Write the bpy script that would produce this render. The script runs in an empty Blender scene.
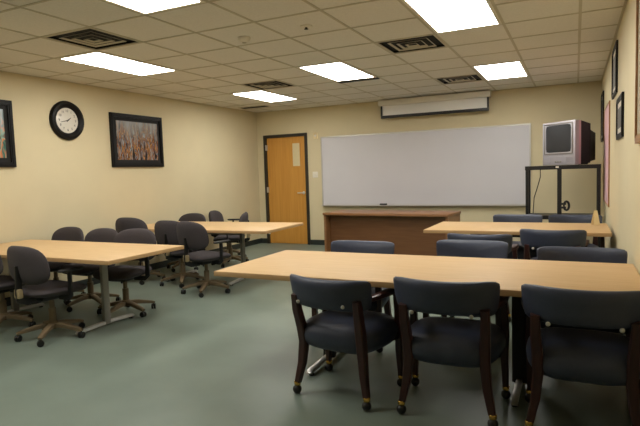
import bpy, bmesh, math, random
from mathutils import Vector, Matrix
random.seed(7)
C = bpy.context.scene.collection
S = bpy.context.scene
PI = math.pi

# ------------------------------------------------------------------ camera
cam_d = bpy.data.cameras.new('camera'); cam = bpy.data.objects.new('camera', cam_d); C.objects.link(cam)
cam_d.sensor_width = 36.0; cam_d.lens = 36.0 * 527.9 / 640.0; cam_d.clip_start = 0.05; cam_d.clip_end = 60
r_ = Vector((0.90017, 0.43437, -0.03187)); u_ = Vector((-0.00426, 0.08196, 0.99663)); b_ = Vector((0.43551, -0.89700, 0.07563))
m = Matrix.Identity(4)
for i in range(3):
    m[i][0], m[i][1], m[i][2] = r_[i], u_[i], b_[i]
m[0][3], m[1][3], m[2][3] = 0.0, 0.0, 1.41
cam.matrix_world = m
S.camera = cam

# ------------------------------------------------------------------ world, exposure
w = bpy.data.worlds.new('world'); S.world = w; w.use_nodes = True
w.node_tree.nodes['Background'].inputs[0].default_value = (0.02, 0.02, 0.02, 1)
S.view_settings.view_transform = 'Standard'; S.view_settings.look = 'None'
S.view_settings.gamma = 1.0; S.view_settings.use_curve_mapping = False
S.view_settings.exposure = 0.0
LAMP = 18.0            # radiance of the ceiling diffusers
LAMP_COL = (1.0, 0.975, 0.92)
S.cycles.use_denoising = True
S.cycles.max_bounces = 10; S.cycles.diffuse_bounces = 6
S.cycles.caustics_reflective = False; S.cycles.caustics_refractive = False

# ------------------------------------------------------------------ room numbers
XL, XR, YB, YF, ZC = -5.87, 0.36, -2.6, 9.26, 2.678
T = 0.6096; GX, GY = 0.029, 5.047          # ceiling grid: x = GX - i*T, y = GY + j*T

# ------------------------------------------------------------------ materials
def lin(c):
    return tuple(((v / 12.92) if v <= 0.04045 else ((v + 0.055) / 1.055) ** 2.4) for v in (x / 255.0 for x in c)) + (1.0,)
def mat(name, col, rough=0.6, metal=0.0, noise=0.0, scale=20.0, bump=0.0, stretch=(1, 1, 1), spec=0.5, col2=None):
    M = bpy.data.materials.new(name); M.use_nodes = True
    nt = M.node_tree; bs = nt.nodes['Principled BSDF']
    bs.inputs['Roughness'].default_value = rough; bs.inputs['Metallic'].default_value = metal
    bs.inputs['Specular IOR Level'].default_value = spec
    c = lin(col); bs.inputs['Base Color'].default_value = c
    if noise > 0 or bump > 0 or col2:
        tc = nt.nodes.new('ShaderNodeTexCoord'); mp = nt.nodes.new('ShaderNodeMapping')
        mp.inputs['Scale'].default_value = stretch
        nz = nt.nodes.new('ShaderNodeTexNoise'); nz.inputs['Scale'].default_value = scale; nz.inputs['Detail'].default_value = 5
        nt.links.new(tc.outputs['Object'], mp.inputs[0]); nt.links.new(mp.outputs[0], nz.inputs['Vector'])
        rp = nt.nodes.new('ShaderNodeValToRGB')
        rp.color_ramp.elements[0].position = 0.3; rp.color_ramp.elements[1].position = 0.7
        c2 = lin(col2) if col2 else tuple(min(1, v * (1 + noise)) for v in c[:3]) + (1,)
        c1 = c if col2 else tuple(v * (1 - noise) for v in c[:3]) + (1,)
        rp.color_ramp.elements[0].color = c1; rp.color_ramp.elements[1].color = c2
        nt.links.new(nz.outputs['Fac'], rp.inputs[0]); nt.links.new(rp.outputs[0], bs.inputs['Base Color'])
        if bump > 0:
            bp = nt.nodes.new('ShaderNodeBump'); bp.inputs['Strength'].default_value = bump; bp.inputs['Distance'].default_value = 0.004
            nt.links.new(nz.outputs['Fac'], bp.inputs['Height']); nt.links.new(bp.outputs[0], bs.inputs['Normal'])
    return M
def emis(name, col, s):
    M = bpy.data.materials.new(name); M.use_nodes = True
    bs = M.node_tree.nodes['Principled BSDF']
    bs.inputs['Base Color'].default_value = (0.9, 0.9, 0.9, 1)
    bs.inputs['Emission Color'].default_value = tuple(col) + (1,); bs.inputs['Emission Strength'].default_value = s
    return M

M_wall = mat('wall_paint', (212, 199, 163), 0.75, noise=0.02, scale=3, bump=0.03)
M_ceil = mat('ceiling_tile', (226, 222, 214), 0.9, noise=0.04, scale=60, bump=0.1)
M_tbar = mat('ceiling_tbar', (192, 184, 164), 0.6, noise=0.02)
M_floor = mat('floor_vinyl', (112, 124, 113), 0.38, col2=(122, 134, 123), scale=2.2, noise=0.1, bump=0.03, spec=0.35)
M_base = mat('baseboard_rubber', (40, 46, 42), 0.5, noise=0.05)
M_lens = emis('light_lens', LAMP_COL, LAMP)
M_white = mat('white_enamel', (226, 220, 206), 0.45, noise=0.01)
M_vent = mat('vent_metal', (196, 188, 170), 0.5, noise=0.02)
M_dark = mat('dark_void', (18, 17, 16), 0.8, noise=0.1)
M_maple = mat('maple_laminate', (198, 164, 117), 0.5, col2=(210, 178, 132), scale=5, stretch=(0.7, 14, 4), noise=0.1, spec=0.3)
M_maple_edge = mat('maple_edge_band', (186, 150, 104), 0.5, noise=0.04, stretch=(0.7, 8, 4))
M_chrome = mat('chrome', (214, 214, 212), 0.35, metal=0.6, noise=0.02)
M_greymetal = mat('grey_metal', (140, 136, 128), 0.4, metal=0.6, noise=0.03)
M_black = mat('black_metal', (18, 17, 17), 0.45, noise=0.05)
M_blackplastic = mat('black_plastic', (20, 20, 20), 0.65, noise=0.05)
M_fab = mat('blue_grey_vinyl', (54, 60, 78), 0.5, noise=0.06, scale=40, bump=0.06)
M_task = mat('taupe_fabric', (64, 58, 60), 0.9, noise=0.14, scale=150, bump=0.25)
M_taupe = mat('taupe_plastic', (112, 96, 72), 0.45, noise=0.04)
M_beige = mat('beige_plastic', (150, 134, 100), 0.5, noise=0.03)
M_mahog = mat('mahogany', (48, 24, 22), 0.4, col2=(62, 31, 26), scale=8, stretch=(6, 6, 0.6), noise=0.1)
M_brass = mat('brass', (200, 165, 90), 0.25, metal=1.0, noise=0.03)
M_caster = mat('caster_rubber', (20, 20, 21), 0.4, noise=0.05)
M_door = mat('door_veneer', (194, 136, 56), 0.4, col2=(206, 150, 68), scale=4, stretch=(9, 9, 0.35), noise=0.1)
M_frame_dark = mat('door_frame_paint', (44, 38, 30), 0.45, noise=0.04)
M_glass_cream = mat('vision_glass', (214, 200, 160), 0.15, noise=0.02)
M_wb = mat('whiteboard_surface', (206, 204, 208), 0.3, noise=0.015, scale=2, spec=0.4)
M_alu = mat('aluminium_trim', (196, 192, 184), 0.4, metal=0.5, noise=0.02)
M_desk = mat('walnut_laminate', (132, 92, 58), 0.4, col2=(146, 104, 68), scale=5, stretch=(0.6, 8, 8), noise=0.1)
M_desk_dark = mat('walnut_panel', (104, 68, 38), 0.45, col2=(116, 78, 46), scale=5, stretch=(0.6, 8, 8), noise=0.1)
M_silver = mat('silver_plastic', (170, 166, 172), 0.35, metal=0.25, noise=0.02)
M_pinksilver = mat('silver_rose_plastic', (192, 164, 172), 0.35, noise=0.02)
M_screen = mat('crt_glass', (40, 42, 46), 0.35, noise=0.03)
M_picframe = mat('dark_picture_frame', (16, 14, 13), 0.5, noise=0.08, spec=0.25)
M_oak = mat('oak_frame', (150, 108, 62), 0.4, col2=(170, 124, 76), scale=6, stretch=(6, 1, 6), noise=0.1)
M_cork = mat('tan_board', (176, 164, 140), 0.8, noise=0.08, scale=80)
M_pink = mat('pink_paper', (208, 166, 170), 0.6, col2=(220, 182, 184), scale=4, noise=0.1)
M_cream = mat('cream_card', (232, 214, 170), 0.7, noise=0.02)
M_face = mat('clock_paper', (214, 208, 194), 0.4, noise=0.02)
M_face.node_tree.nodes['Principled BSDF'].inputs['Coat Weight'].default_value = 1.0
M_face.node_tree.nodes['Principled BSDF'].inputs['Coat Roughness'].default_value = 0.04
M_print = mat('grey_print', (96, 92, 88), 0.5, noise=0.1, scale=30)

def art_mat(name, stops, seed, vert=9.0, low=None):
    """vertical painted strokes: colour bands along Y, streaked in Z (object coords: picture lies in local YZ)"""
    M = bpy.data.materials.new(name); M.use_nodes = True; nt = M.node_tree; N = nt.nodes; L = nt.links
    bs = N['Principled BSDF']; bs.inputs['Roughness'].default_value = 0.25
    tc = N.new('ShaderNodeTexCoord'); mp = N.new('ShaderNodeMapping'); mp.inputs['Scale'].default_value = (1, vert, 1.6); mp.inputs['Location'].default_value = (seed, seed, 0)
    L.new(tc.outputs['Object'], mp.inputs[0])
    nz = N.new('ShaderNodeTexNoise'); nz.inputs['Scale'].default_value = 3.0; nz.inputs['Detail'].default_value = 2; nz.inputs['Distortion'].default_value = 0.4
    L.new(mp.outputs[0], nz.inputs['Vector'])
    rp = N.new('ShaderNodeValToRGB'); e = rp.color_ramp.elements
    e[0].position, e[0].color = stops[0][0], lin(stops[0][1]); e[1].position, e[1].color = stops[-1][0], lin(stops[-1][1])
    for p, c in stops[1:-1]:
        n = e.new(p); n.color = lin(c)
    L.new(nz.outputs['Fac'], rp.inputs[0])
    # paler blue-grey upper third, part of the painting
    sx = N.new('ShaderNodeSeparateXYZ'); L.new(tc.outputs['Object'], sx.inputs[0])
    nz2 = N.new('ShaderNodeTexNoise'); nz2.inputs['Scale'].default_value = 2.2; mp2 = N.new('ShaderNodeMapping'); mp2.inputs['Scale'].default_value = (1, 8, 0.8)
    L.new(tc.outputs['Object'], mp2.inputs[0]); L.new(mp2.outputs[0], nz2.inputs['Vector'])
    ad = N.new('ShaderNodeMath'); ad.operation = 'MULTIPLY_ADD'; ad.inputs[1].default_value = 0.7; L.new(nz2.outputs['Fac'], ad.inputs[0]); L.new(sx.outputs['Z'], ad.inputs[2])
    mr = N.new('ShaderNodeMapRange'); mr.inputs[1].default_value = 0.34; mr.inputs[2].default_value = 0.70; L.new(ad.outputs[0], mr.inputs[0])
    mx = N.new('ShaderNodeMix'); mx.data_type = 'RGBA'; L.new(mr.outputs[0], mx.inputs[0]); L.new(rp.outputs[0], mx.inputs[6]); mx.inputs[7].default_value = lin(low or (150, 152, 150))
    L.new(mx.outputs[2], bs.inputs['Base Color'])
    return M
M_art = art_mat('abstract_painting', [(0.30, (24, 18, 18)), (0.40, (70, 44, 32)), (0.44, (120, 130, 136)), (0.48, (150, 88, 46)), (0.52, (40, 30, 28)), (0.56, (196, 142, 84)), (0.61, (60, 42, 36)), (0.66, (160, 168, 172)), (0.76, (90, 52, 34))], 3.1)
M_art2 = art_mat('abstract_painting_bright', [(0.28, (30, 22, 22)), (0.42, (60, 110, 96)), (0.48, (206, 120, 70)), (0.54, (120, 160, 140)), (0.6, (90, 60, 44)), (0.68, (170, 180, 170)), (0.78, (40, 34, 30))], 8.4, vert=4.0, low=(170, 184, 190))

# ------------------------------------------------------------------ mesh helpers
class MB:
    def __init__(s): s.bm = bmesh.new(); s.mi = 0
    def _tag(s, fs):
        for f in fs: f.material_index = s.mi
    def quad(s, *p):
        f = s.bm.faces.new([s.bm.verts.new(q) for q in p]); f.material_index = s.mi; return s
    def box(s, x0, x1, y0, y1, z0, z1, bev=0.0, M=None):
        b2 = bmesh.new(); bmesh.ops.create_cube(b2, size=1.0)
        for v in b2.verts: v.co = Vector(((x0 + x1) / 2 + v.co.x * (x1 - x0), (y0 + y1) / 2 + v.co.y * (y1 - y0), (z0 + z1) / 2 + v.co.z * (z1 - z0)))
        if bev > 0: bmesh.ops.bevel(b2, geom=b2.edges[:], offset=bev, segments=2, affect='EDGES', profile=0.5)
        return s.add(b2, M)
    def add(s, b2, M=None):
        mp = {}
        for v in b2.verts: mp[v] = s.bm.verts.new(M @ v.co if M else v.co)
        for f in b2.faces:
            try: g = s.bm.faces.new([mp[v] for v in f.verts]); g.material_index = s.mi; g.smooth = True
            except ValueError: pass
        b2.free(); return s
    def tube(s, pts, rad, n=10, sq=None, up=Vector((0, 0, 1)), caps=True):
        """sweep a circle (rad scalar/list) or rectangle sq=(w,h) along pts"""
        pts = [Vector(p) for p in pts]; rings = []
        for i, p in enumerate(pts):
            d = (pts[min(i + 1, len(pts) - 1)] - pts[max(i - 1, 0)]).normalized()
            a = d.cross(up)
            if a.length < 1e-3: a = d.cross(Vector((0, 1, 0)))
            a.normalize(); b = a.cross(d).normalized()
            if sq:
                k = sq[i] if isinstance(sq, list) else sq
                c = 0.28
                o = []
                for (sx, sy) in ((1, 1), (-1, 1), (-1, -1), (1, -1)):
                    o += [(sx * (1 if (sx * sy > 0) else 1 - c), sy * (1 - c if (sx * sy > 0) else 1)), (sx * (1 - c if (sx * sy > 0) else 1), sy * (1 if (sx * sy > 0) else 1 - c))]
                ring = [p + a * (x * k[0] / 2) + b * (y * k[1] / 2) for x, y in o]
            else:
                rr = rad[i] if isinstance(rad, (list, tuple)) else rad
                ring = [p + (a * math.cos(2 * PI * j / n) + b * math.sin(2 * PI * j / n)) * rr for j in range(n)]
            rings.append([s.bm.verts.new(q) for q in ring])
        for A, B in zip(rings, rings[1:]):
            k = len(A)
            for j in range(k):
                f = s.bm.faces.new((A[j], A[(j + 1) % k], B[(j + 1) % k], B[j])); f.material_index = s.mi; f.smooth = True
        if caps:
            for R in (rings[0][::-1], rings[-1]):
                f = s.bm.faces.new(R); f.material_index = s.mi
        return s
    def lathe(s, prof, c=(0, 0, 0), n=20, axis='Z', M=None):
        c = Vector(c); rings = []
        for r, h in prof:
            ring = []
            for j in range(n):
                a = 2 * PI * j / n; x, y = r * math.cos(a), r * math.sin(a)
                q = Vector((x, y, h)) if axis == 'Z' else (Vector((h, x, y)) if axis == 'X' else Vector((y, h, x)))
                q = c + q
                ring.append(s.bm.verts.new(M @ q if M else q))
            rings.append(ring)
        for A, B in zip(rings, rings[1:]):
            for j in range(n):
                f = s.bm.faces.new((A[j], A[(j + 1) % n], B[(j + 1) % n], B[j])); f.material_index = s.mi; f.smooth = True
        for R in (rings[0][::-1], rings[-1]):
            f = s.bm.faces.new(R); f.material_index = s.mi; f.smooth = False
        return s
    def pad(s, w, h, t, e=3.0, plane='XY', n=40, fn=None, M=None, soft=3.0):
        """upholstered cushion: superellipse outline w x h, thickness t, domed faces"""
        S_ = [0.0, 0.3, 0.55, 0.75, 0.87, 0.94, 0.98, 1.0]
        rings = []
        def pt(sc, j, side):
            a = 2 * PI * j / n; ca, sa = math.cos(a), math.sin(a)
            k = (abs(ca) ** e + abs(sa) ** e) ** (-1.0 / e)
            x, y = ca * k * sc * w / 2, sa * k * sc * h / 2
            z = side * (t / 2) * max(0.0, 1 - sc ** (soft * 2)) ** 0.5
            q = Vector((x, y, z)) if plane == 'XY' else Vector((x, z, y))
            if fn: q = fn(q)
            return M @ q if M else q
        seq = [(sc, 1) for sc in S_[1:]] + [(sc, -1) for sc in S_[-2:0:-1]]
        for sc, sd in seq: rings.append([s.bm.verts.new(pt(sc, j, sd)) for j in range(n)])
        for A, B in zip(rings, rings[1:]):
            for j in range(n):
                f = s.bm.faces.new((A[j], A[(j + 1) % n], B[(j + 1) % n], B[j])); f.material_index = s.mi; f.smooth = True
        for ring, sd in ((rings[0], 1), (rings[-1], -1)):
            c = s.bm.verts.new(pt(0.0, 0, sd))
            for j in range(n):
                f = s.bm.faces.new((c, ring[(j + 1) % n], ring[j]) if sd < 0 else (c, ring[j], ring[(j + 1) % n])); f.material_index = s.mi; f.smooth = True
        return s
    def build(s, name, mats, parent=None, smooth_angle=True):
        bmesh.ops.recalc_face_normals(s.bm, faces=s.bm.faces)
        me = bpy.data.meshes.new(name); s.bm.to_mesh(me); s.bm.free()
        for k in (mats if isinstance(mats, (list, tuple)) else [mats]): me.materials.append(k)
        me.set_sharp_from_angle(angle=0.7)
        o = bpy.data.objects.new(name, me); C.objects.link(o)
        if parent: o.parent = parent
        return o

def tag(o, label, cat, group=None):
    o['label'] = label; o['category'] = cat
    if group: o['group'] = group
    return o
def thing(name, label, cat, loc=(0, 0, 0), rz=0.0, group=None):
    o = bpy.data.objects.new(name, None); C.objects.link(o); o.empty_display_size = 0.1
    o.location = loc; o.rotation_euler = (0, 0, rz)
    return tag(o, label, cat, group)
def struct(o): o['kind'] = 'structure'; return o
KIDS = {}
def kids(o): return [c for c in C.objects if c.parent == o]
def copy_tree(o, parent=None):
    c = o.copy(); C.objects.link(c)
    if parent: c.parent = parent
    for ch in kids(o): copy_tree(ch, c)
    return c
def place(proto, used, loc, rz, label, group, lift=0.0):
    o = copy_tree(proto) if used[0] else proto
    used[0] = True
    o.location = loc; o.rotation_euler = (0, 0, rz); o['label'] = label; o['group'] = group
    for c in kids(o):
        if c.name.split('.')[0] == 'backrest': c.location.z = lift
    return o

# ------------------------------------------------------------------ room shell
WT = 0.12
struct(MB().box(XL - WT, XR + WT, YB - WT, YF + WT, -0.1, 0).build('floor', M_floor))
struct(MB().box(XL - WT, XL, YB - WT, YF + WT, 0, ZC + 0.3).build('wall_left', M_wall))
struct(MB().box(XR, XR + WT, YB - WT, YF + WT, 0, ZC + 0.3).build('wall_right', M_wall))
struct(MB().box(XL, XR, YB - WT, YB, 0, ZC + 0.3).build('wall_back', M_wall))
DX0, DX1, DZ = -5.71, -4.72, 2.20
f = MB()
f.box(XL, DX0, YF, YF + WT, 0, ZC + 0.3).box(DX1, XR, YF, YF + WT, 0, ZC + 0.3).box(DX0, DX1, YF, YF + WT, DZ, ZC + 0.3)
struct(f.build('wall_front', M_wall))

# lights and vents occupy grid cells (column, row)
LIGHTS = [(1, -2), (1, 3), (4, -5), (4, 1), (7, -2), (7, 3), (7, -7)]
VENTS = [(6, -3), (6, 2), (2, 4), (2, 0)]
skip = set()
for c, rw in LIGHTS: skip |= {(c, rw), (c, rw + 1)}
for c, rw in VENTS: skip.add((c, rw))
f = MB()
imin, imax = -1, int((GX - XL) / T) + 1
jmin, jmax = int((YB - GY) / T) - 1, int((YF - GY) / T) + 1
for i in range(imin, imax + 1):
    for j in range(jmin, jmax + 1):
        x1 = min(GX - i * T, XR); x0 = max(GX - (i + 1) * T, XL); y0 = max(GY + j * T, YB); y1 = min(GY + (j + 1) * T, YF)
        if x1 <= x0 or y1 <= y0 or (i, j) in skip: continue
        f.quad((x0, y0, ZC), (x0, y1, ZC), (x1, y1, ZC), (x1, y0, ZC))
f.mi = 1
for i in range(imin, imax + 2):
    x = GX - i * T
    if XL < x < XR: f.box(x - 0.012, x + 0.012, YB, YF, ZC - 0.004, ZC + 0.03)
for j in range(jmin, jmax + 2):
    y = GY + j * T
    if YB < y < YF: f.box(XL, XR, y - 0.012, y + 0.012, ZC - 0.004, ZC + 0.03)
f.box(XL, XL + 0.02, YB, YF, ZC - 0.004, ZC + 0.02).box(XR - 0.02, XR, YB, YF, ZC - 0.004, ZC + 0.02)
f.box(XL, XR, YF - 0.02, YF, ZC - 0.004, ZC + 0.02).box(XL, XR, YB, YB + 0.02, ZC - 0.004, ZC + 0.02)
f.mi = 0
f.box(XL, XR, YB, YF, ZC + 0.22, ZC + 0.26)
struct(f.build('ceiling', [M_ceil, M_tbar]))

# baseboards
BH, BT = 0.10, 0.008
struct(MB().box(XL, XL + BT, YB, YF, 0, BH).build('baseboard_left', M_base))
struct(MB().box(XR - BT, XR, YB, YF, 0, BH).build('baseboard_right', M_base))
struct(MB().box(XL + BT, DX0, YF - BT, YF, 0, BH).box(DX1, XR - BT, YF - BT, YF, 0, BH).build('baseboard_front', M_base))

# door
d = thing('door_1', 'orange-brown veneer door in a dark frame at the far left corner', 'door', ((DX0 + DX1) / 2, YF, 0)); d['kind'] = 'structure'
hw = (DX1 - DX0) / 2
fr = MB().box(-hw, -hw + 0.055, -0.03, 0.10, 0, DZ).box(hw - 0.055, hw, -0.03, 0.10, 0, DZ).box(-hw + 0.055, hw - 0.055, -0.03, 0.10, DZ - 0.055, DZ).build('door_frame', M_frame_dark, d)
leaf = MB().box(-hw + 0.058, hw - 0.058, 0.01, 0.055, 0.008, DZ - 0.058).build('door_leaf', M_door, d)
g = MB()
wx0, wx1, wz0, wz1 = 0.155, 0.315, 1.56, 2.01
g.box(wx0 - 0.02, wx1 + 0.02, 0.0, 0.009, wz1, wz1 + 0.02).box(wx0 - 0.02, wx1 + 0.02, 0.0, 0.009, wz0 - 0.02, wz0).box(wx0 - 0.02, wx0, 0.0, 0.009, wz0, wz1).box(wx1, wx1 + 0.02, 0.0, 0.009, wz0, wz1)
vf = g.build('vision_frame', M_door, d)
MB().box(wx0, wx1, 0.003, 0.009, wz0, wz1).build('vision_pane', M_glass_cream, vf)
h = MB().lathe([(0.03, 0), (0.03, -0.012), (0.012, -0.014), (0.012, -0.05)], (hw - 0.12, 0.01, 1.03), axis='Y').tube([(hw - 0.12, -0.04, 1.03), (hw - 0.17, -0.045, 1.03), (hw - 0.235, -0.04, 1.028)], 0.011)
h.build('door_handle', M_chrome, d)
for z in (0.25, 1.1, 1.95):
    MB().box(-hw + 0.045, -hw + 0.072, -0.034, 0.012, z - 0.055, z + 0.055).build('hinge', M_chrome, d)

# light switch & fire strobe by the door
o = thing('light_switch', 'small white light switch plate between the door and the whiteboard', 'light switch', (-4.57, YF, 1.38))
MB().box(-0.058, 0.058, -0.008, 0, -0.058, 0.058, bev=0.003).build('plate', M_white, o)
for x in (-0.024, 0.024): MB().box(x - 0.008, x + 0.008, -0.018, -0.008, -0.014, 0.014, bev=0.002).build('toggle', M_white, o)
o = thing('wall_sensor', 'small cream box high on the wall right of the door frame', 'sensor', (-4.53, YF, 2.13))
MB().box(-0.045, 0.045, -0.035, 0, -0.06, 0.06, bev=0.008).build('housing', M_cream, o)
MB().lathe([(0.022, -0.034), (0.02, -0.042), (0.006, -0.044)], axis='Y').build('lens', M_white, o)

# ------------------------------------------------------------------ ceiling fixtures
LLAB = {(1, -2): 'big lit ceiling light panel nearest the camera, right of centre at the top edge',
        (1, 3): 'lit ceiling light panel in front of the projection screen, on the right',
        (4, -5): 'lit ceiling light panel cut by the top edge, upper left',
        (4, 1): 'lit ceiling light panel in the middle of the ceiling with a dark slot behind',
        (7, -2): 'long lit ceiling light panel above the wall clock and picture',
        (7, 3): 'small far lit ceiling light panel near the door corner',
        (4, -11): 'lit ceiling light panel behind the camera in the middle row',
        (7, -7): 'lit ceiling light panel behind the camera near the left wall'}
for c, rw in LIGHTS:
    cx = GX - (c + 0.5) * T; cy = GY + (rw + 1) * T
    o = thing('ceiling_light', LLAB[(c, rw)], 'ceiling light', (cx, cy, ZC), 0, 'recessed ceiling light panels')
    a, b = T / 2 - 0.013, T - 0.013
    f = MB()
    for x0, x1, y0, y1 in ((-a, -a + 0.028, -b, b), (a - 0.028, a, -b, b), (-a + 0.028, a - 0.028, -b, -b + 0.028), (-a + 0.028, a - 0.028, b - 0.028, b)):
        f.box(x0, x1, y0, y1, -0.006, 0.10)
    f.box(-a, a, -b, b, 0.10, 0.11)
    f.build('light_frame', M_white, o)
    MB().box(-a + 0.03, a - 0.03, -b + 0.03, b - 0.03, -0.003, 0.004).build('light_lens', M_lens, o)
    if (c, rw) == (4, 1):
        MB().box(-a, a, b + 0.03, b + 0.13, -0.012, 0.0).build('air_slot', M_dark, o)
VLAB = {(6, -3): 'dark square ceiling air vent above the wall clock, beside a light panel', (6, 2): 'dark square ceiling air vent left of the middle light panel',
        (2, 4): 'dark square ceiling air vent above the projection screen', (2, 0): 'dark square ceiling air vent left of the big right-hand light panel'}
for c, rw in VENTS:
    cx = GX - (c + 0.5) * T; cy = GY + (rw + 0.5) * T
    o = thing('ceiling_vent', VLAB[(c, rw)], 'air vent', (cx, cy, ZC), 0, 'square ceiling air vents')
    a = T / 2 - 0.013
    MB().box(-a, a, -a, a, 0.028, 0.032).box(-a, -a + .004, -a, a, 0.004, .028).box(a - .004, a, -a, a, 0.004, .028).box(-a, a, -a, -a + .004, 0.004, .028).box(-a, a, a - .004, a, 0.004, .028).build('duct_box', M_dark, o)
    f = MB()
    f.box(-a, a, -a, -a + 0.014, -0.005, 0.004).box(-a, a, a - 0.014, a, -0.005, 0.004).box(-a, -a + 0.014, -a + .014, a - .014, -0.005, 0.004).box(a - 0.014, a, -a + .014, a - .014, -0.005, 0.004)
    f.build('vent_frame', M_vent, o)
    for q, (r0, z0, r1, z1) in enumerate(((0.200, -0.004, 0.182, 0.004), (0.130, -0.006, 0.112, 0.002), (0.060, -0.008, 0.042, 0.0))):
        g = MB()
        for k in range(4):
            ca, sa = [(1, 0), (0, 1), (-1, 0), (0, -1)][k]
            def P(u, v, z): return (u * ca - v * sa, u * sa + v * ca, z)
            g.quad(P(r0, -r0, z0), P(r0, r0, z0), P(r1, r1, z1), P(r1, -r1, z1))
            g.quad(P(r0 , -r0, z0 + .003), P(r0, r0, z0 + .003), P(r1, r1, z1 + .003), P(r1, -r1, z1 + .003))
            g.quad(P(r0, -r0, z0), P(r0, r0, z0), P(r0, r0, z0 + .003), P(r0, -r0, z0 + .003))
        g.build('louver', M_vent, o)
o = thing('ceiling_vent', 'small dark slot vent in the far left ceiling corner', 'air vent', (-5.40, 8.47, ZC), 0)
MB().box(-0.3, 0.3, -0.1, 0.1, -0.008, 0.0).build('vent_frame', M_vent, o)
MB().box(-0.27, 0.27, -0.08, 0.08, -0.010, -0.002).build('slot', M_dark, o)
o = thing('smoke_detector', 'round pale smoke detector on the ceiling, left of the sprinkler head', 'smoke detector', (-2.76, 4.20, ZC))
MB().lathe([(0.06, 0), (0.06, -0.012), (0.052, -0.03), (0.03, -0.042), (0.012, -0.045)], n=24).build('housing', M_white, o)
MB().lathe([(0.02, -0.044), (0.018, -0.052), (0.004, -0.054)], n=12).build('sensor_cap', M_vent, o)
o = thing('sprinkler_head', 'small ceiling sprinkler head with dark centre, right of the smoke detector', 'sprinkler', (-2.10, 4.17, ZC))
MB().lathe([(0.055, 0), (0.052, -0.008), (0.02, -0.012)], n=20).build('escutcheon', M_white, o)
MB().lathe([(0.010, -0.011), (0.010, -0.022), (0.018, -0.024), (0.018, -0.027)], n=14).build('nozzle', M_dark, o)

# ------------------------------------------------------------------ whiteboard, screen
o = thing('whiteboard', 'wide blank whiteboard on the front wall', 'whiteboard', (-2.54, YF, 0.79))
W2, Hh = 1.865, 1.285
MB().box(-W2, W2, -0.015, 0, 0, Hh).build('writing_surface', M_wb, o)
f = MB().box(-W2 - .02, W2 + .02, -0.025, 0, Hh, Hh + .025).box(-W2 - .02, -W2, -0.025, 0, -0.02, Hh).box(W2, W2 + .02, -0.025, 0, -0.02, Hh).box(-W2, W2, -0.025, 0, -0.02, 0)
f.build('frame', M_alu, o)
MB().box(-W2 - .01, W2 + .01, -0.085, -0.025, -0.02, -0.012).box(-W2 - .01, W2 + .01, -0.09, -0.085, -0.02, 0.0).build('marker_tray', M_alu, o)
o = thing('whiteboard_eraser', 'dark eraser lying on the whiteboard tray', 'eraser', (-3.17, YF - 0.055, 0.7795))
MB().box(-0.065, 0.065, -0.024, 0.024, 0, 0.012).build('felt', M_task, o)
MB().box(-0.065, 0.065, -0.024, 0.024, 0.012, 0.035, bev=0.004).build('grip', M_blackplastic, o)

o = thing('projection_screen', 'pulled-up projection screen with pale case and black bar above the whiteboard', 'projection screen', (-2.21, 9.10, 2.36))
f = MB(); f.box(-0.96, 0.96, -0.07, 0.07, 0.20, 0.30, bev=0.012).build('case', M_white, o)
MB().box(-0.9, 0.9, -0.008, -0.003, 0.02, 0.205).build('screen_fabric', mat('screen_white', (236, 234, 230), .8, noise=.01), o)
MB().box(-0.93, 0.93, -0.02, 0.012, -0.02, 0.03, bev=0.004).build('bottom_bar', M_black, o)
for sx in (-1, 1): MB().box(sx * 0.915 - 0.015, sx * 0.915 + 0.015, -0.02, 0.012, 0.03, 0.20).build('side_strip', M_black, o)
for sx in (-0.8, 0.8): MB().box(sx - 0.02, sx + 0.02, 0.06, YF - 9.10 - 0.003, 0.22, 0.29).build('wall_bracket', M_white, o)

# ------------------------------------------------------------------ pictures and clock, left wall
def wall_picture(name, label, y0, y1, z0, z1, side, fw, fmat, art, mat_w=0.0, matm=None, cat='picture', group=None, art_name='painting', dp=0.032):
    sg = 1 if side == 'L' else -1
    xw = XL if side == 'L' else XR
    o = thing(name, label, cat, (xw, (y0 + y1) / 2, (z0 + z1) / 2), 0, group)
    a, b = (y1 - y0) / 2, (z1 - z0) / 2
    def bx(f, x0, x1, *r): f.box(min(sg * x0, sg * x1), max(sg * x0, sg * x1), *r); return f
    f = MB()
    for r in ((-a, a, b - fw, b), (-a, a, -b, -b + fw), (-a, -a + fw, -b + fw, b - fw), (a - fw, a, -b + fw, b - fw)): bx(f, 0.0, dp, *r)
    for r in ((-a + fw * .35, a - fw * .35, b - fw * .7, b - fw * .35), (-a + fw * .35, a - fw * .35, -b + fw * .35, -b + fw * .7), (-a + fw * .35, -a + fw * .7, -b + fw * .7, b - fw * .7), (a - fw * .7, a - fw * .35, -b + fw * .7, b - fw * .7)): bx(f, dp - 0.002, dp + (0.008 if dp > 0.025 else 0.003), *r)
    f.build('picture_frame', fmat, o)
    if mat_w > 0: bx(MB(), 0.002, dp * 0.5, -a + fw, a - fw, -b + fw, b - fw).build('mount', matm, o)
    bx(MB(), 0.003, dp * 0.6, -a + fw + mat_w, a - fw - mat_w, -b + fw + mat_w, b - fw - mat_w).build(art_name, art, o)
    return o
wall_picture('framed_picture', 'black framed abstract picture of brown and orange streaks, right of the clock', 5.44, 6.46, 1.585, 2.35, 'L', 0.055, M_picframe, M_art, 0.05, M_dark, group=None)
wall_picture('framed_picture', 'black framed picture cut by the left edge of the photo, left of the clock', 3.02, 4.01, 1.59, 2.35, 'L', 0.055, M_picframe, M_art2, 0.05, M_dark)

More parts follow.
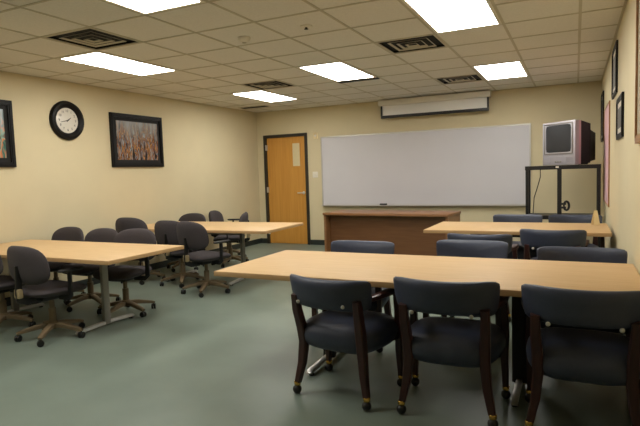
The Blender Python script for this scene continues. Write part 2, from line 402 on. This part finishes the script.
o = thing('wall_clock', 'round wall clock with thick black rim and white face', 'clock', (XL, 4.745, 2.18))
MB().lathe([(0.245, 0), (0.25, 0.02), (0.235, 0.05), (0.205, 0.06), (0.18, 0.045), (0.165, 0.024), (0.16, 0.015)], n=48, axis='X').build('rim', M_picframe, o)
MB().lathe([(0.16, 0.015), (0.16, 0.020), (0.13, 0.0221), (0.09, 0.0242), (0.05, 0.0255), (0.001, 0.026)], n=40, axis='X').build('dial', M_face, o)
for k in range(12):
    hnum = 12 if k == 0 else k
    cu = bpy.data.curves.new('numeral', 'FONT'); cu.body = str(hnum); cu.size = 0.042; cu.align_x = 'CENTER'; cu.align_y = 'CENTER'; cu.extrude = 0.0006
    to = bpy.data.objects.new('numeral', cu); C.objects.link(to)
    bpy.context.view_layer.update()
    dg = bpy.context.evaluated_depsgraph_get(); me = bpy.data.meshes.new_from_object(to.evaluated_get(dg))
    ang = k * PI / 6
    # text plane XY -> wall plane: text x -> +y (viewer faces -x, right hand is +y), text y -> z
    ctr = Vector((0.0238, 0.12 * math.sin(ang), 0.12 * math.cos(ang)))
    R = Matrix(((0, 0, 1), (1, 0, 0), (0, 1, 0)))
    for v in me.vertices: v.co = R @ v.co + ctr
    bpy.data.objects.remove(to); bpy.data.curves.remove(cu)
    me.name = 'numeral'; me.materials.clear(); me.materials.append(M_dark)
    nn = bpy.data.objects.new('numeral', me); C.objects.link(nn); nn.parent = o
def hand(name, ang, L, wd, x):
    c, s_ = math.cos(ang), math.sin(ang)
    def P(a, b, xx): return (xx, a * s_ + b * c, a * c - b * s_)
    g = MB()
    A = [P(-0.02, -wd, x), P(-0.02, wd, x), P(L, wd * .4, x), P(L, -wd * .4, x)]; B = [(q[0] + .0015, q[1], q[2]) for q in A]
    g.quad(*A).quad(*B)
    for k in range(4): g.quad(A[k], A[(k + 1) % 4], B[(k + 1) % 4], B[k])
    g.build(name, M_dark, o)
hand('minute_hand', math.radians(256), 0.105, 0.006, 0.0275)
hand('hour_hand', math.radians(262 - 210), 0.06, 0.008, 0.0295)

# ------------------------------------------------------------------ right wall frames
wall_picture('framed_certificate', 'tall thin dark frame high on the right wall above a smaller one', 5.86, 6.50, 2.09, 2.58, 'R', 0.04, M_picframe, M_print, 0.05, M_white, cat='frame', art_name='document', dp=0.018)
wall_picture('framed_certificate', 'smaller dark frame on the right wall below the higher one, beside the oak framed board', 5.08, 5.74, 1.63, 2.00, 'R', 0.045, M_picframe, M_print, 0.05, M_white, cat='frame', art_name='document', dp=0.018)
wall_picture('framed_certificate', 'far dark frame on the right wall behind the television', 8.55, 9.15, 1.74, 2.44, 'R', 0.04, M_picframe, M_print, 0.05, M_white, cat='frame', art_name='document', dp=0.018)
wall_picture('poster_board', 'pink poster in a thin oak frame on the right wall beside the television', 7.05, 8.3, 0.90, 2.14, 'R', 0.018, M_oak, M_pink, cat='poster', art_name='poster', dp=0.012)
wall_picture('framed_board', 'oak framed tan board cut by the right edge of the photo', 2.6, 3.93, 1.53, 2.50, 'R', 0.05, M_oak, M_cork, cat='board', art_name='board_panel', dp=0.022)

# ------------------------------------------------------------------ tables
def make_table(name, label, x0, x1, y0, y1, rz, legs, group, dark=False):
    cx, cy = (x0 + x1) / 2, (y0 + y1) / 2
    o = thing(name, label, 'table', (cx, cy, 0), rz, group)
    a, b = (x1 - x0) / 2, (y1 - y0) / 2
    t = MB().box(-a + .004, a - .004, -b + .004, b - .004, 0.705, 0.74, bev=0.004).build('tabletop', M_maple, o)
    f = MB()
    for r in ((-a, a, -b, -b + .003), (-a, a, b - .006, b), (-a, -a + .003, -b + .003, b - .006), (a - .006, a, -b + .003, b - .006)):
        f.box(r[0], r[1], r[2], r[3], 0.704, 0.7385, bev=0.002)
    f.build('edge_band', M_maple_edge, t)
    for lx in legs:
        L = MB()
        L.tube([(lx, 0, 0.03), (lx, 0, 0.69)], 0, sq=(0.045, 0.09) if dark else (0.07, 0.045), up=Vector((1, 0, 0)))
        L.box(lx - 0.03, lx + 0.03, -0.30, 0.30, 0.69, 0.705)
        leg = L.build('leg', M_black if dark else M_greymetal, o)
        F = MB().tube([(lx, -0.34, 0.016), (lx, -0.33, 0.03), (lx, -0.1, 0.04), (lx, 0.1, 0.04), (lx, 0.32, 0.03), (lx, 0.33, 0.016)], 0, sq=(0.04, 0.03))
        F.build('foot_bar', M_chrome, leg)
        for sy in (-0.31, 0.30): MB().lathe([(0.02, 0), (0.022, 0.006), (0.016, 0.014)], (lx, sy, 0), n=12).build('glide', M_caster, leg)
    s0, s1 = min(legs), max(legs)
    MB().box(s0 + 0.03, s1 - 0.03, -0.02, 0.02, 0.62, 0.68).build('stretcher', M_black if dark else M_greymetal, o)
    return o
GT = 'long maple topped meeting tables'
make_table('meeting_table', 'long maple table nearest the camera on the right', -2.31, 0.35, 3.0, 4.04, 0, (-0.685, 0.662), GT, True)
make_table('meeting_table', 'maple table at the left edge of the photo with an office chair before it', -5.78, -3.48, 3.12, 4.07, 0, (-0.80, 0.56), GT)
make_table('meeting_table', 'maple table in the far left, in front of the door', -5.66, -3.34, 5.30, 6.35, math.radians(2), (-0.525, 0.5), GT)
make_table('meeting_table', 'maple table in the far right, in front of the television cart', -1.53, 0.32, 5.78, 6.75, 0, (-0.45, 0.62), GT, True)

# ------------------------------------------------------------------ presenter desk
o = thing('wooden_desk', 'brown wooden desk with recessed front panel below the whiteboard', 'desk', (-2.73, 8.23, 0), math.radians(-5))
a, b = 1.075, 0.34
MB().box(-a, a, -b, b, 0.70, 0.74, bev=0.004).build('desktop', M_desk, o)
for sx in (-1, 1): MB().box(sx * (a - .03) - .02, sx * (a - .03) + .02, -b + .02, b - .02, 0, 0.70).build('side_panel', M_desk, o)
MB().box(-a + .05, a - .05, -b + 0.16, -b + 0.18, 0.04, 0.70).build('front_panel', M_desk_dark, o)

# ------------------------------------------------------------------ television cart and television
o = thing('tv_cart', 'tall black metal television cart in the far right corner', 'tv cart', (-0.165, 8.10, 0))
a, b = 0.465, 0.20
for nm_, z in (('top_shelf', 1.385), ('middle_shelf', 0.70), ('base_shelf', 0.13)):
    MB().box(-a, a, -b, b, z, z + 0.02).box(-a, a, -b - .006, -b, z - 0.03, z + 0.024).box(-a, a, b, b + .003, z - 0.03, z + 0.024).box(-a - .006, -a, -b, b, z - .03, z + .024).box(a, a + .003, -b, b, z - .03, z + .024).build(nm_, M_black, o)
for sx in (-1, 1):
    for sy in (-1, 1):
        MB().box(sx * (a - .018) - .018, sx * (a - .018) + .018, sy * (b - .02) - .02, sy * (b - .02) + .02, 0.09, 1.39).build('post', M_black, o)
        cs = MB().lathe([(0.02, -0.014), (0.043, -0.012), (0.045, 0), (0.043, 0.012), (0.02, 0.014)], (sx * (a - .05), sy * (b - .045), 0.045), n=18, axis='X').build('caster', M_caster, o)
MB().box(-0.06, -0.005, -b - .012, -b + .02, 0.70, 1.40).build('centre_post', M_black, o)
hk = MB(); pts = []
for k in range(17):
    t = 2 * PI * k / 16; pts.append((0.055 + 0.032 * math.cos(t), -b - .02, 0.86 + 0.058 * math.sin(t)))
hk.tube(pts, 0.015, n=8, caps=False)
hk.tube([(-0.02, -b - .01, 0.885), (0.05, -b - .02, 0.885)], 0.014, n=8).tube([(-0.02, -b - .01, 0.835), (0.05, -b - .02, 0.835)], 0.014, n=8)
hk.build('cord_hook', M_black, o)
MB().box(0.0 - .08, 0.0 - .04, -b - .016, -b - .006, 1.375, 1.40).build('sticker', M_white, o)
# television
tz = 1.412
o = thing('television', 'silver tube television on the black cart, screen turned to the room', 'television', (-0.13, 8.17, tz), math.radians(-43))
w2, hh = 0.29, 0.60
MB().box(-w2, w2, -0.13, -0.06, 0.0, hh, bev=0.012).build('bezel', M_silver, o)
MB().box(-w2 + .005, w2 - .005, -0.06, -0.018, 0.005, hh - .005, bev=0.006).build('side_shell', M_pinksilver, o)
g = MB(); rings = []
for (y, sw, z0, z1) in ((-0.018, 0.285, 0.01, hh - .01), (0.16, 0.275, 0.02, hh - .05), (0.22, 0.22, 0.04, hh - .13), (0.37, 0.17, 0.06, hh - .17)):
    rings.append([g.bm.verts.new((x, y, z)) for x, z in ((-sw, z0), (sw, z0), (sw, z1), (-sw, z1))])
for A, B in zip(rings, rings[1:]):
    for k in range(4): g.bm.faces.new((A[k], A[(k + 1) % 4], B[(k + 1) % 4], B[k]))
g.bm.faces.new(rings[0]); g.bm.faces.new(rings[-1])
g.box(-0.2, 0.2, 0.0, 0.2, 0.0, 0.06)
g.build('rear_housing', M_blackplastic, o)
def bulge(q): q = q.copy(); return q
MB().pad(0.47, 0.40, 0.03, e=14, plane='XZ', fn=lambda q: q + Vector((0, -0.125, 0.365)), soft=1.0).build('screen', M_screen, o)
f = MB()
for r in ((-0.25, 0.25, 0.565, 0.575), (-0.25, 0.25, 0.155, 0.165), (-0.25, -0.24, 0.165, 0.565), (0.24, 0.25, 0.165, 0.565)): f.box(r[0], r[1], -0.140, -0.125, r[2], r[3], bev=0.003)
f.build('screen_surround', M_greymetal, o)
sg = MB()
for k in range(9): sg.box(-0.24 + k * 0.012, -0.234 + k * 0.012, -0.134, -0.129, 0.03, 0.10)
for k in range(9): sg.box(0.14 + k * 0.012, 0.146 + k * 0.012, -0.134, -0.129, 0.03, 0.10)
sg.build('speaker_grille', M_silver, o)
for k in range(4): MB().lathe([(0.011, -0.128), (0.011, -0.136), (0.009, -0.138)], (-0.045 + 0.03 * k, 0, 0.045), n=12, axis='Y').build('button', M_greymetal, o)
o = MB().tube([(-0.46, 8.311, 1.38), (-0.46, 8.311, 1.25), (-0.50, 8.311, 1.10), (-0.545, 8.311, 0.95), (-0.56, 8.311, 0.70)], 0.007, n=6).build('power_cord', M_black)
tag(o, 'thin dark power cord hanging behind the television cart', 'cord')

o = thing('card', 'small cream folded card standing at the right end of the far right table', 'card', (0.20, 6.55, 0.741), math.radians(25))
g = MB(); g.quad((-0.034, -0.035, 0), (0.034, -0.035, 0), (0.02, 0, 0.16), (-0.02, 0, 0.16)).quad((-0.034, 0.035, 0), (0.034, 0.035, 0), (0.02, 0.002, 0.16), (-0.02, 0.002, 0.16))
g.build('card_sheet', M_cream, o)

# ------------------------------------------------------------------ captain chairs (faces +y)
def make_guest_chair():
    o = thing('guest_chair', 'x', 'chair')
    def seatfn(q):
        # rounded front, slight crown; narrower at the rear
        k = 1.0 - 0.10 * max(0, -q.y) / 0.26
        return Vector((q.x * k, q.y + 0.02, q.z + 0.385 - 0.006 * (q.y / 0.25)))
    MB().pad(0.58, 0.53, 0.20, e=4.2, fn=seatfn, soft=2.6).build('seat', M_fab, o)
    def backfn(q):
        zz = q.z
        x = q.x * (1.0 + 0.16 * (zz / 0.13))
        if zz < 0: x = q.x * (1.0 + 0.07 * (zz / 0.13))
        else: x = q.x * (1.0 + 0.03 * zz / 0.13)
        y = q.y - 0.285 + 0.085 * (abs(q.x) / 0.29) ** 2.4 - 0.16 * zz
        z = zz + 0.712 + 0.008 * (abs(q.x) / 0.29) ** 2 * (1 if zz > 0 else 0.3)
        return Vector((x, y, z))
    MB().pad(0.58, 0.19, 0.08, e=9, plane='XZ', fn=backfn, soft=1.8, n=56).build('backrest', M_fab, o)
    for sx in (-1, 1):
        rl = MB().tube([(sx * 0.222, -0.258, 0.66), (sx * 0.222, -0.245, 0.56), (sx * 0.215, -0.212, 0.44), (sx * 0.212, -0.195, 0.34), (sx * 0.225, -0.205, 0.20), (sx * 0.25, -0.225, 0.075)],
                       0, sq=[(0.045, 0.052), (0.05, 0.054), (0.055, 0.058), (0.055, 0.058), (0.048, 0.05), (0.038, 0.038)], up=Vector((0, 1, 0)))
        rl.build('rear_leg', M_mahog, o)
        fl = MB().tube([(sx * 0.272, 0.165, 0.645), (sx * 0.278, 0.17, 0.52), (sx * 0.280, 0.175, 0.40), (sx * 0.276, 0.18, 0.25), (sx * 0.280, 0.19, 0.075)],
                       0, sq=[(0.04, 0.05), (0.042, 0.045), (0.048, 0.05), (0.042, 0.045), (0.034, 0.034)], up=Vector((0, 1, 0)))
        fl.build('front_leg', M_mahog, o)
        am = MB().tube([(sx * 0.235, -0.195, 0.650), (sx * 0.265, -0.12, 0.658), (sx * 0.284, 0.0, 0.660), (sx * 0.283, 0.12, 0.656), (sx * 0.275, 0.20, 0.645)],
                       0, sq=[(0.045, 0.03), (0.05, 0.032), (0.058, 0.034), (0.058, 0.034), (0.04, 0.026)])
        am.build('armrest', M_mahog, o)
        for (x, y) in ((sx * 0.254, -0.228), (sx * 0.281, 0.192)):
            c = MB()
            c.lathe([(0.006, -0.028), (0.02, -0.022), (0.028, -0.008), (0.029, 0.004), (0.025, 0.016), (0.012, 0.026), (0.004, 0.028)], (x, y - 0.004, 0.0285), n=16, axis='Z')
            cc = c.build('caster', M_caster, o)
            br = MB().lathe([(0.012, 0.05), (0.021, 0.057), (0.022, 0.076), (0.019, 0.08)], (x, y, 0), n=14).build('brass_ferrule', M_brass, cc); br['label'] = 'brass ferrule'
    rb = MB().box(-0.20, 0.20, -0.205, -0.185, 0.335, 0.375).box(-0.26, 0.26, 0.165, 0.19, 0.335, 0.38)
    for sx in (-1, 1): rb.tube([(sx * 0.212, -0.195, 0.355), (sx * 0.285, 0.178, 0.355)], 0, sq=(0.022, 0.045))
    rb.build('seat_frame', M_mahog, o)
    for sx in (-1, 1): MB().lathe([(0.012, 0), (0.011, -0.006), (0.004, -0.01)], (sx * 0.16, -0.315, 0.63), n=10, axis='Y').build('bolt_cap', M_alu, o)
    return o
gc = make_guest_chair(); used = [False]
R = math.radians
GN = 'blue-grey chairs on the near side of the right-hand table'; GFm = 'blue-grey chairs on the far side of the right-hand table'
GR = 'blue-grey chairs at the far right table'
place(gc, used, (-1.325, 3.09, 0), R(-8), 'leftmost of the three blue-grey chairs pushed under the nearest table, backs to camera', GN, -0.03)
place(gc, used, (-0.655, 3.10, 0), R(1), 'middle one of the three blue-grey chairs with backs to camera at the nearest table', GN)
place(gc, used, (0.04, 3.10, 0), R(0), 'blue-grey chair at the bottom right corner, back to camera, beside the right wall', GN)
place(gc, used, (-1.65, 3.99, 0), R(180), 'blue-grey chair facing the camera across the nearest table, in front of the wooden desk', GFm)
place(gc, used, (-0.78, 4.22, 0), R(178), 'blue-grey chair facing the camera across the nearest table, in the middle of its far side', GFm)
place(gc, used, (0.035, 3.99, 0), R(180), 'blue-grey chair facing the camera at the right wall end of the nearest table', GFm)
place(gc, used, (-0.80, 5.20, 0), R(0), 'dark chair with back to camera before the far right table, left one', GR)
place(gc, used, (-0.19, 5.66, 0), R(-2), 'chair with back to camera overlapping the far right table edge', GR)
place(gc, used, (-0.655, 6.80, 0), R(180), 'blue-grey chair behind the far right table, left one under the television cart edge', GR)
place(gc, used, (-0.005, 6.80, 0), R(180), 'blue-grey chair behind the far right table, right one next to the right wall', GR)

# ------------------------------------------------------------------ task chairs (faces +y)
def make_task_chair():
    o = thing('office_chair', 'x', 'office chair')
    bs = MB()
    for k in range(5):
        a = 2 * PI * k / 5 + 0.3; ca, sa = math.cos(a), math.sin(a)
        bs.tube([(0.02 * ca, 0.02 * sa, 0.115), (0.12 * ca, 0.12 * sa, 0.11), (0.26 * ca, 0.26 * sa, 0.082), (0.295 * ca, 0.295 * sa, 0.072)], 0, sq=[(0.06, 0.045), (0.055, 0.042), (0.042, 0.03), (0.036, 0.022)])
    bs.lathe([(0.045, 0.085), (0.05, 0.10), (0.045, 0.14), (0.03, 0.15)], n=18)
    base = bs.build('star_base', M_taupe, o)
    for k in range(5):
        a = 2 * PI * k / 5 + 0.3; ca, sa = math.cos(a), math.sin(a)
        rot = Matrix.Translation((0.285 * ca, 0.285 * sa, 0.029)) @ Matrix.Rotation(a + 0.9 * k, 4, 'Z')
        c = MB()
        for sx in (-0.013, 0.013): c.lathe([(0.012, -0.009), (0.027, -0.008), (0.029, 0), (0.027, 0.008), (0.012, 0.009)], (sx, 0, 0), n=16, axis='X', M=rot)
        c.tube([rot @ Vector((0, 0, 0.0)), rot @ Vector((0, 0, 0.05))], 0.008, n=8)
        c.build('caster', M_caster, o)
    MB().lathe([(0.032, 0.15), (0.032, 0.27), (0.022, 0.272), (0.022, 0.365)], n=16).build('gas_column', M_taupe, o)
    MB().box(-0.10, 0.10, -0.14, 0.12, 0.362, 0.395, bev=0.008).build('seat_plate', M_black, o)
    def seatfn(q):
        fr_ = max(0, (q.y - 0.12) / 0.12)
        return Vector((q.x * (1 + 0.06 * q.y / 0.24), q.y + 0.01, q.z + 0.44 - 0.03 * fr_ ** 2 + 0.012 * (q.x / 0.24) ** 2))
    MB().pad(0.52, 0.48, 0.10, e=3.6, fn=seatfn, soft=1.7).build('seat', M_task, o)
    def backfn(q):
        k = 1 - 0.06 * (q.z / 0.19)
        return Vector((q.x * k, q.y - 0.245 + 0.05 * (q.x / 0.25) ** 2 - 0.14 * q.z + 0.12 * min(0, q.z) ** 2, q.z + 0.698))
    MB().pad(0.555, 0.345, 0.09, e=3.0, plane='XZ', fn=backfn, soft=1.7).build('backrest', M_task, o)
    jb = MB().tube([(0, -0.10, 0.372), (0, -0.22, 0.375), (0, -0.285, 0.40), (0, -0.295, 0.46), (0, -0.285, 0.60), (0, -0.285, 0.70)], 0, sq=[(0.06, 0.012), (0.06, 0.014), (0.06, 0.018), (0.055, 0.018), (0.055, 0.016), (0.055, 0.016)], up=Vector((1, 0, 0)))
    jb.build('back_bracket', M_black, o)
    MB().box(-0.035, 0.035, -0.315, -0.27, 0.42, 0.50, bev=0.01).build('height_sleeve', M_beige, o)
    for sx in (-1, 1):
        ar = MB().tube([(sx * 0.12, 0.0, 0.385), (sx * 0.25, 0.0, 0.385), (sx * 0.285, 0.0, 0.41), (sx * 0.285, 0.0, 0.62)], 0, sq=[(0.05, 0.012), (0.05, 0.014), (0.05, 0.02), (0.045, 0.022)], up=Vector((0, 1, 0))).build('arm_post', M_blackplastic, o)
        MB().pad(0.075, 0.25, 0.03, e=3, fn=lambda q: q + Vector((sx * 0.28, 0.02, 0.634))).build('arm_pad', M_blackplastic, ar)
    return o
tc = make_task_chair(); tu = [False]
GA = 'office chairs on the near side of the left table'; GB = 'office chairs on the far side of the left table'; GCc = 'office chairs around the far left table'
place(tc, tu, (-4.27, 3.17, 0), R(-4), 'grey office chair nearest the camera at the left table, its back to us', GA)
place(tc, tu, (-5.02, 3.20, 0), R(4), 'dark office chair cut by the left edge of the photo, under the left table', GA)
place(tc, tu, (-5.55, 4.20, 0), R(180), 'leftmost of three grey office chairs behind the left table, below the framed picture', GB, -0.02)
place(tc, tu, (-4.91, 4.14, 0), R(180), 'middle one of three grey office chairs behind the left table', GB, -0.02)
place(tc, tu, (-4.25, 4.02, 0), R(188), 'grey office chair behind the right end of the left table, the widest of that row', GB)
place(tc, tu, (-5.36, 5.42, 0), R(2), 'tall dark office chair rising above the row behind the left table', GCc, 0.035)
place(tc, tu, (-4.69, 5.44, 0), R(0), 'dark office chair at the far left table, half hidden by the aisle chair', GCc)
place(tc, tu, (-4.05, 5.12, 0), R(-12), 'dark office chair with arms, back to us, standing clear in the aisle', GCc, 0.025)
place(tc, tu, (-5.42, 6.36, 0), R(180), 'dark office chair behind the far left table, leftmost there, facing the camera', GCc, -0.03)
place(tc, tu, (-5.40, 7.46, 0), R(-75), 'office chair turned sideways behind the far left table, left of the other sideways one', GCc, -0.05)
place(tc, tu, (-4.93, 6.86, 0), R(118), 'office chair turned sideways behind the far left table, closest to the door', GCc, -0.04)
